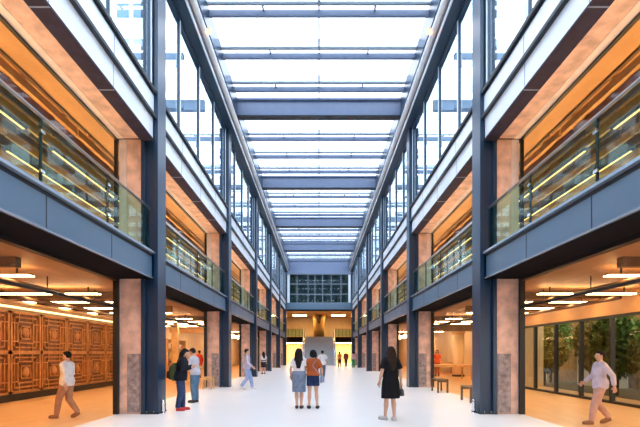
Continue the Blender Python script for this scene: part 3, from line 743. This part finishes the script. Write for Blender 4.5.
def shelf_unit(x0, x1, y0, y1, h, label, n=5, group=None, m_=None):
    m_ = m_ or WOODL
    t = thing('shelving_unit', label, 'shelf', ((x0 + x1) / 2, (y0 + y1) / 2, 0), group)
    for y in (y0, y1 - .04): B(x0, x1, y, y + .04, 0, h).build('side_panel', m_, t)
    xo = x0 if abs(x0) > abs(x1) else x1
    B(xo - .015, xo + .015, y0, y1, 0, h).build('back_panel', m_, t)
    for i in range(n): z = .08 + i * (h - .12) / (n - 1); B(x0, x1, y0 + .04, y1 - .04, z, z + .035).build('shelf_board', m_, t)
    return t
def goods(x0, x1, y0, y1, h, n, shop, group):
    cols = [(.55, .12, .05), (.7, .5, .2), (.12, .1, .08), (.75, .7, .6), (.2, .3, .25), (.5, .25, .1)]
    names = ['red', 'mustard', 'black', 'cream', 'sage green', 'brown']
    for i in range(n - 1):
        z = .08 + i * (h - .12) / (n - 1) + .035
        yy = y0 + .12; j = 0
        while yy < y1 - .3:
            w = .22 + .1 * ((i + j) % 3); c = (i * 2 + j * 3) % 6; hh = .2 + .06 * ((i + 2 * j) % 3)
            xm = (x0 + x1) / 2
            m = MB(); m.box(xm - .12, xm + .12, yy, yy + w, z, z + hh); m.box(xm - .125, xm + .125, yy - .005, yy + w + .005, z + hh - .05, z + hh + .01)
            o = m.build('storage_box', mat('box ' + names[c], cols[c], .7), None, (0, 0, 0))
            tag(o, '%s lidded box on %s shelf from the bottom, %s along, %s' % (names[c], ORD[i], ORD[min(j, 6)], shop), 'box', group)
            yy += w + .18; j += 1
shelf_unit(-9.8, -9.35, 22.0, 25.6, 2.4, 'tall timber shelving unit on the back wall of the second left shop')
goods(-9.8, -9.35, 22.0, 25.6, 2.4, 5, 'second left shop', 'boxes in the second left shop')
shelf_unit(-9.8, -9.35, 26.4, 30.0, 2.4, 'tall timber shelving unit farther along the left shop wall')
goods(-9.8, -9.35, 26.4, 30.0, 2.4, 5, 'farther left shop', 'boxes farther along the left shop')
def panel_post(x, y, lab):
    t = thing('timber_post', lab, 'post', (x, y, 0)); B(x - .13, x + .13, y - .13, y + .13, 0.05, 3.3).build('shaft', WOODL, t); B(x - .17, x + .17, y - .17, y + .17, 0, .05).build('foot_plate', BLACK, t)
panel_post(-7.9, 23.6, 'square timber post inside the second left shop')
# timber portal inside the left shop
t = thing('timber_portal', 'orange timber doorway frame inside the second left shop', 'portal', (-7.6, 25, 0))
B(-8.6, -8.35, 24.9, 25.15, 0, 2.7).build('upright', WOODL, t); B(-6.35, -6.1, 24.9, 25.15, 0, 2.7).build('upright', WOODL, t); B(-8.7, -6.0, 24.85, 25.2, 2.7, 2.95).build('head_beam', WOODC, t)

def table(name, label, cat, cx, cy, lx, ly, h, m_=WOODL, leg=.03, top=.04):
    t = thing(name, label, cat, (cx, cy, 0))
    B(cx - lx / 2, cx + lx / 2, cy - ly / 2, cy + ly / 2, h - top, h).build('tabletop' if 'bench' not in name and 'stool' not in name else 'seat', m_, t)
    for a in (-1, 1):
        for c in (-1, 1):
            x = cx + a * (lx / 2 - leg); y = cy + c * (ly / 2 - leg)
            B(x - leg, x + leg, y - leg, y + leg, 0, h - top).build('leg', m_, t)
    m = MB()
    for c in (-1, 1): m.box(cx - lx / 2 + leg * 2, cx + lx / 2 - leg * 2, cy + c * (ly / 2 - leg) - .012, cy + c * (ly / 2 - leg) + .012, h - top - .08, h - top)
    m.build('apron', m_, t)
    return t
table('stool', 'tan timber stool standing at the mouth of the second left shop', 'stool', -4.72, 18.2, .42, .42, .5)
table('display_table', 'low timber display table inside the second left shop', 'table', -6.6, 22.0, 1.0, 1.8, .78)
table('bench', 'dark-legged timber bench before the right shop, farther from the camera', 'bench', 4.72, 16.7, .42, .9, .52, DARKW)
table('bench', 'dark-legged timber bench before the right shop, next to the first column', 'bench', 4.80, 13.4, .42, .9, .48, DARKW)
table('display_table', 'broad pale timber display table in the right shop', 'table', 7.3, 24.5, 2.4, 1.6, .86)
table('display_table', 'second pale timber table behind the broad one in the right shop', 'table', 8.6, 31.5, 1.6, 3.0, .86)
t = thing('round_column', 'round timber-clad column inside the right shop', 'column', (9.0, 27.6, 0))
MB().tube([(9.0, 27.6, 0), (9.0, 27.6, 2.7)], .36, 24).build('shaft', WOODW, t)
MB().tube([(9.0, 27.6, 2.7), (9.0, 27.6, 2.95), (9.0, 27.6, 3.3)], [.36, .42, .55], 24).build('capital', WOODL, t)
MB().tube([(9.0, 27.6, 0), (9.0, 27.6, .12)], .39, 24).build('base_ring', BLACK, t)
shelf_unit(9.35, 9.8, 20.2, 24.2, 2.5, 'tall timber shelving unit on the back wall of the right shop')
goods(9.35, 9.8, 20.2, 24.2, 2.5, 5, 'right shop', 'boxes in the right shop')
t = thing('hanging_bulkhead', 'dark timber bulkhead beam hanging across the right shop ceiling', 'beam', (7.4, 21.5, 2.6))
B(5.6, 9.8, 21.3, 21.7, 2.62, 2.95).build('panel', DARKW, t)
for x in (6, 9.3): B(x - .02, x + .02, 21.48, 21.52, 2.95, 3.3).build('hanger', BLACK, t)

# glazed garden wall of the first right shop
win_n[0] += 1
ym = [18.95 - 1.52 * i for i in range(12)]
m = MB(); m.box(8.78, 8.90, ym[-1], 19.2, 2.58, 2.66); m.box(8.78, 8.90, ym[-1], 19.2, 0, .08)
w = struct(m.build('window_%d' % win_n[0], BLACK))
for y in ym: B(8.78, 8.90, y - .05, y + .05, .08, 2.58).build('mullion', BLACK, w)
B(8.835, 8.845, ym[-1], 19.2, .08, 2.58).build('pane', glass('bronze glass', (.86, .80, .64), 0.03, .02, .4), w)
struct(B(10.2, 24, Y0, 40, -.3, -.1).build('ground_garden', PAVE))
def shrub(x, y, r, h, lab, lm, n=2600, z0=-.1):
    t = thing('garden_tree', lab, 'tree', (x, y, z0), 'garden trees')
    MB().tube([(x, y, z0), (x + .05, y, z0 + h * .5), (x, y + .05, z0 + h * .8)], [.07, .05, .02], 8).build('trunk', BARK, t)
    m = MB()
    for i in range(n):
        u = V((random.gauss(0, 1), random.gauss(0, 1), random.gauss(0, 1))).normalized() * (random.random() ** .4)
        c = V((x + u.x * r, y + u.y * r, z0 + h * .6 + u.z * h * .42))
        q = Quaternion((random.gauss(0, 1), random.gauss(0, 1), random.gauss(0, 1), random.gauss(0, 1))).normalized().to_matrix(); L = random.uniform(.09, .17)
        m.add([c + q @ V(p) for p in ((0, -L, 0), (L * .5, 0, .01), (0, L, 0), (-L * .5, 0, .01))], [(0, 1, 2, 3)])
    o = m.build('foliage', lm, t)
gl = [(11.6, 11.0, .9, 3.4, LEAF2, 'dark leafy garden tree outside the glass, nearest the camera'), (11.5, 13.4, 1.0, 3.6, LEAF2, 'dark leafy garden tree outside the glass, second from the camera'),
      (11.3, 16.2, .9, 3.2, LEAF, 'mid-green garden tree outside the glass, behind the middle panes'), (12.2, 18.4, 1.1, 3.6, LEAF3, 'olive-yellow garden tree outside the glass at its far end'),
      (11.4, 21.6, 1.0, 3.0, LEAF3, 'olive-yellow garden tree farther off outside the glass'), (13.2, 14.7, .95, 4.2, LEAF3, 'tall olive garden tree outside the glass, behind the front row'), (12.8, 23.6, 1.1, 4, LEAF, 'tall mid-green garden tree farthest off outside the glass')]
for x, y, r, h, lm, lab in gl: shrub(x, y, r, h, lab, lm)
t = thing('garden_fence', 'brown timber fence outside the glass wall behind the trees', 'fence', (14.4, 18, -.1))
m = MB()
for i in range(90): m.box(14.4, 14.43, 9 + i * .2, 9 + i * .2 + .19, -.1, 3.4)
m.build('fence_boards', mat('fence brown', (.32, .20, .10), .8, var=.3), t); B(14.43, 14.5, 9, 27, .3, .4).build('rail', DARKW, t); B(14.43, 14.5, 9, 27, 1.6, 1.7).build('rail', DARKW, t)
t = thing('garden_pavilion', 'small white garden wall block seen through the glass', 'building', (13.7, 20.6, -.1))
B(13.3, 14.2, 19.6, 22.0, -.1, 1.75).build('wall', WHITEP, t); B(13.2, 14.3, 19.5, 22.1, 1.75, 1.85).build('coping', STONE, t)

# bright posts at the column feet
for s in (-1, 1):
    x = s * 3.93; y = 10.75 if s < 0 else 10.85
    t = thing('bollard', 'short chrome bollard at the foot of the first %s column' % SIDE[s], 'bollard', (x, y, 0), 'chrome bollards')
    MB().tube([(x, y, 0), (x, y, .30), (x, y, .33), (x, y, .345)], [.045, .045, .04, .02], 14).build('post', CHROME, t)
    MB().tube([(x, y, 0), (x, y, .015)], .06, 14).build('foot_ring', CHROME, t)

# ------------------------------------------------------------------ end of the hall
YE = YC[6]
struct(B(-4.0, 4.0, YE + .05, YE + .45, 6.85, 7.62).build('beam_end_wall', PANEL))
struct(B(-4.0, 4.0, YE + .0, YE + .5, 6.70, 6.86).build('soffit_end_wall', SOFFIT))
struct(B(-4.0, 4.0, YE + .02, YE + .5, 11.25, 11.7).build('beam_end_wall_top', BEAMC))
win_n[0] += 1
m = MB(); m.box(-4, 4, YE + .15, YE + .25, 7.62, 7.72); m.box(-4, 4, YE + .15, YE + .25, 11.15, 11.25)
for z in (8.75, 10.0): m.box(-3.6, 3.6, YE + .15, YE + .22, z - .045, z + .045)
w = struct(m.build('window_%d' % win_n[0], LIP))
for x in (-3.75, 3.75): B(x - .15, x + .15, YE + .10, YE + .25, 7.72, 11.15).build('mullion', GUTTER, w)
for x in (-2.7, -1.35, -.5, .45, 1.5, 2.7): B(x - .035, x + .035, YE + .15, YE + .25, 7.72, 11.15).build('mullion', LIP, w)
B(-3.6, 3.6, YE + .195, YE + .205, 7.72, 11.15).build('pane', G_DARK, w)
struct(B(-6, 6, YE + 5, YE + 5.2, 6.9, 12).build('wall_end_room_back', GREENW))
struct(B(-10, 10, YE + .5, 66, 6.86, 7.0).build('ceiling_end', WOODC))
struct(B(-6, 6, YE + .5, YE + 5.2, 11.7, 11.9).build('roof_end_room', GREENW))
for s in (-1, 1): struct(B(s * 5.9, s * 6.1, YE + .5, YE + 5.2, 7.0, 11.9).build('wall_end_room_%s' % SIDE[s], GREENW))
struct(B(-10, 10, 64, 64.3, 0, 7).build('wall_end', WOODW))
for s in (-1, 1): struct(B(s * 5.3, s * 5.5, YEND + 1.1, 64, 0, 7).build('wall_end_%s' % SIDE[s], WOODC))
# gallery at the end, open in the middle for the stair
struct(B(-5.3, 5.3, 58.2, 64, 3.0, 3.72).build('slab_end_gallery', SOFFIT))
for i, (x0, x1) in enumerate(((-5.2, -2.2), (2.2, 5.2))):
    t = thing('end_balustrade', 'dark-posted balustrade on the end gallery, %s of the stairs' % ('left', 'right')[i], 'balustrade', ((x0 + x1) / 2, 58.3, 3.72))
    B(x0, x1, 58.28, 58.30, 3.78, 4.7).build('glass_panel', G_BAL, t)
    x = x0
    while x <= x1 + .01: B(x - .03, x + .03, 58.27, 58.33, 3.72, 4.75).build('post', DARKW, t); x += .5
    B(x0 - .03, x1 + .03, 58.26, 58.34, 4.75, 4.81).build('handrail', DARKW, t)
# staircase
t = thing('staircase', 'broad grey staircase with white sides at the far end of the hall', 'staircase', (0, 55.2, 0))
m = MB(); n = 22
for i in range(n):
    z = 3.72 * (i + 1) / n; y = 52.2 + i * .272
    m.box(-1.85, 1.85, y, 58.2, 3.72 * i / n, z)
m.build('flight', STAIRG, t)
for s in (-1, 1):
    m = MB(); x0, x1 = s * 1.86, s * 2.12
    m.add([(x, y, z) for x in (x0, x1) for y, z in ((51.9, 0), (51.9, 1.0), (58.2, 4.75), (58.2, 3.0), (56.5, 0))], [(0, 1, 2, 3, 4), (9, 8, 7, 6, 5), (0, 5, 6, 1), (1, 6, 7, 2), (2, 7, 8, 3), (3, 8, 9, 4), (4, 9, 5, 0)])
    m.build('side_panel', WHITEP, t)
    MB().tube([(s * 1.93, 51.85, 1.06), (s * 1.93, 58.2, 4.81)], .05, 8).build('handrail', CHROME, t)
# tree-shaped column on the end gallery
t = thing('flared_column', 'golden timber column with a dark flared bracket on the end gallery', 'column', (0, 60.2, 3.72))
MB().tube([(0, 60.2, 3.72), (0, 60.2, 6.0), (0, 60.2, 6.85)], [.72, .78, .98], 24).build('shaft', mat('golden timber', (.80, .46, .12), .5), t)
MB().tube([(0, 59.25, 5.6), (0, 59.2, 6.3), (0, 59.15, 6.82)], [.15, .32, .5], 16).build('flared_bracket', DARKW, t)

for i, x in enumerate((-3.4, 3.4)):
    t = thing('ceiling_lamp', 'warm square ceiling lamp over the end gallery, %s of the flared column' % ('left', 'right')[i], 'lamp', (x * .8, 60, 6.7), 'end gallery lamps')
    B(x * .8 - 1.0, x * .8 + 1.0, 59.2, 60.6, 6.78, 6.86).build('housing', BLACK, t); B(x * .8 - .95, x * .8 + .95, 59.25, 60.55, 6.765, 6.78).build('diffuser', LAMPE, t)
for i, x in enumerate((-3.6, 3.6)):
    t = thing('ceiling_lamp', 'warm square ceiling lamp under the end gallery, %s of the stairs' % ('left', 'right')[i], 'lamp', (x, 61, 2.9), 'lamps under the end gallery')
    B(x - 1.3, x + 1.3, 59, 62.5, 2.93, 3.0).build('housing', BLACK, t); B(x - 1.25, x + 1.25, 59.05, 62.45, 2.915, 2.93).build('diffuser', LAMPE, t)

# ------------------------------------------------------------------ outside: a tower over the clerestory
t = thing('office_tower', 'pale office tower beyond the upper left glazing', 'building', (-29, 64, 0))
B(-36, -24.5, 60, 72, 0, 62).build('facade', mat('tower concrete', (.8, .82, .85), .7), t)
for r in range(9):
    for c in range(5):
        x = -35.3 + c * 2.3; z = 30.9 + r * 3.5
        if c in (3, 4) or r % 2 == 0:
            m = MB(); m.box(x, x + 1.7, 59.95, 60.0, z, z + 2.2); o = m.build('window', mat('tower glass', (.12, .22, .34), .2), t)

# ------------------------------------------------------------------ light
wd = bpy.data.worlds.new('World'); SC.world = wd; wd.use_nodes = True
nt = wd.node_tree; bg = nt.nodes['Background']
tc = nt.nodes.new('ShaderNodeTexCoord'); nz = nt.nodes.new('ShaderNodeTexNoise'); nz.inputs['Scale'].default_value = 2.2; nz.inputs['Detail'].default_value = 4
rp = nt.nodes.new('ShaderNodeValToRGB')
rp.color_ramp.elements[0].position = .35; rp.color_ramp.elements[1].position = .65
rp.color_ramp.elements[0].color = (.80, .89, 1.0, 1); rp.color_ramp.elements[1].color = (.97, .985, 1.0, 1)
nt.links.new(tc.outputs['Generated'], nz.inputs['Vector']); nt.links.new(nz.outputs['Fac'], rp.inputs['Fac']); nt.links.new(rp.outputs['Color'], bg.inputs['Color'])
bg.inputs['Strength'].default_value = 4.9

# ------------------------------------------------------------------ camera
cam = bpy.data.cameras.new('Camera'); co = bpy.data.objects.new('Camera', cam); COL.objects.link(co)
co.location = (0, 0, H); co.rotation_euler = (math.pi / 2, 0, 0)
cam.sensor_width = 36; cam.lens = F / 640 * 36
cam.shift_y = (VY - 213.5) / 640; cam.shift_x = (320 - VX) / 640
cam.clip_end = 300
SC.camera = co
vs = SC.view_settings
vs.view_transform = 'Standard'; vs.look = 'None'; vs.gamma = 1; vs.use_curve_mapping = False; vs.exposure = 0.0
cy = SC.cycles
cy.max_bounces = 8; cy.diffuse_bounces = 5; cy.glossy_bounces = 4; cy.transparent_max_bounces = 24; cy.caustics_reflective = False; cy.caustics_refractive = False
cy.sample_clamp_indirect = 6
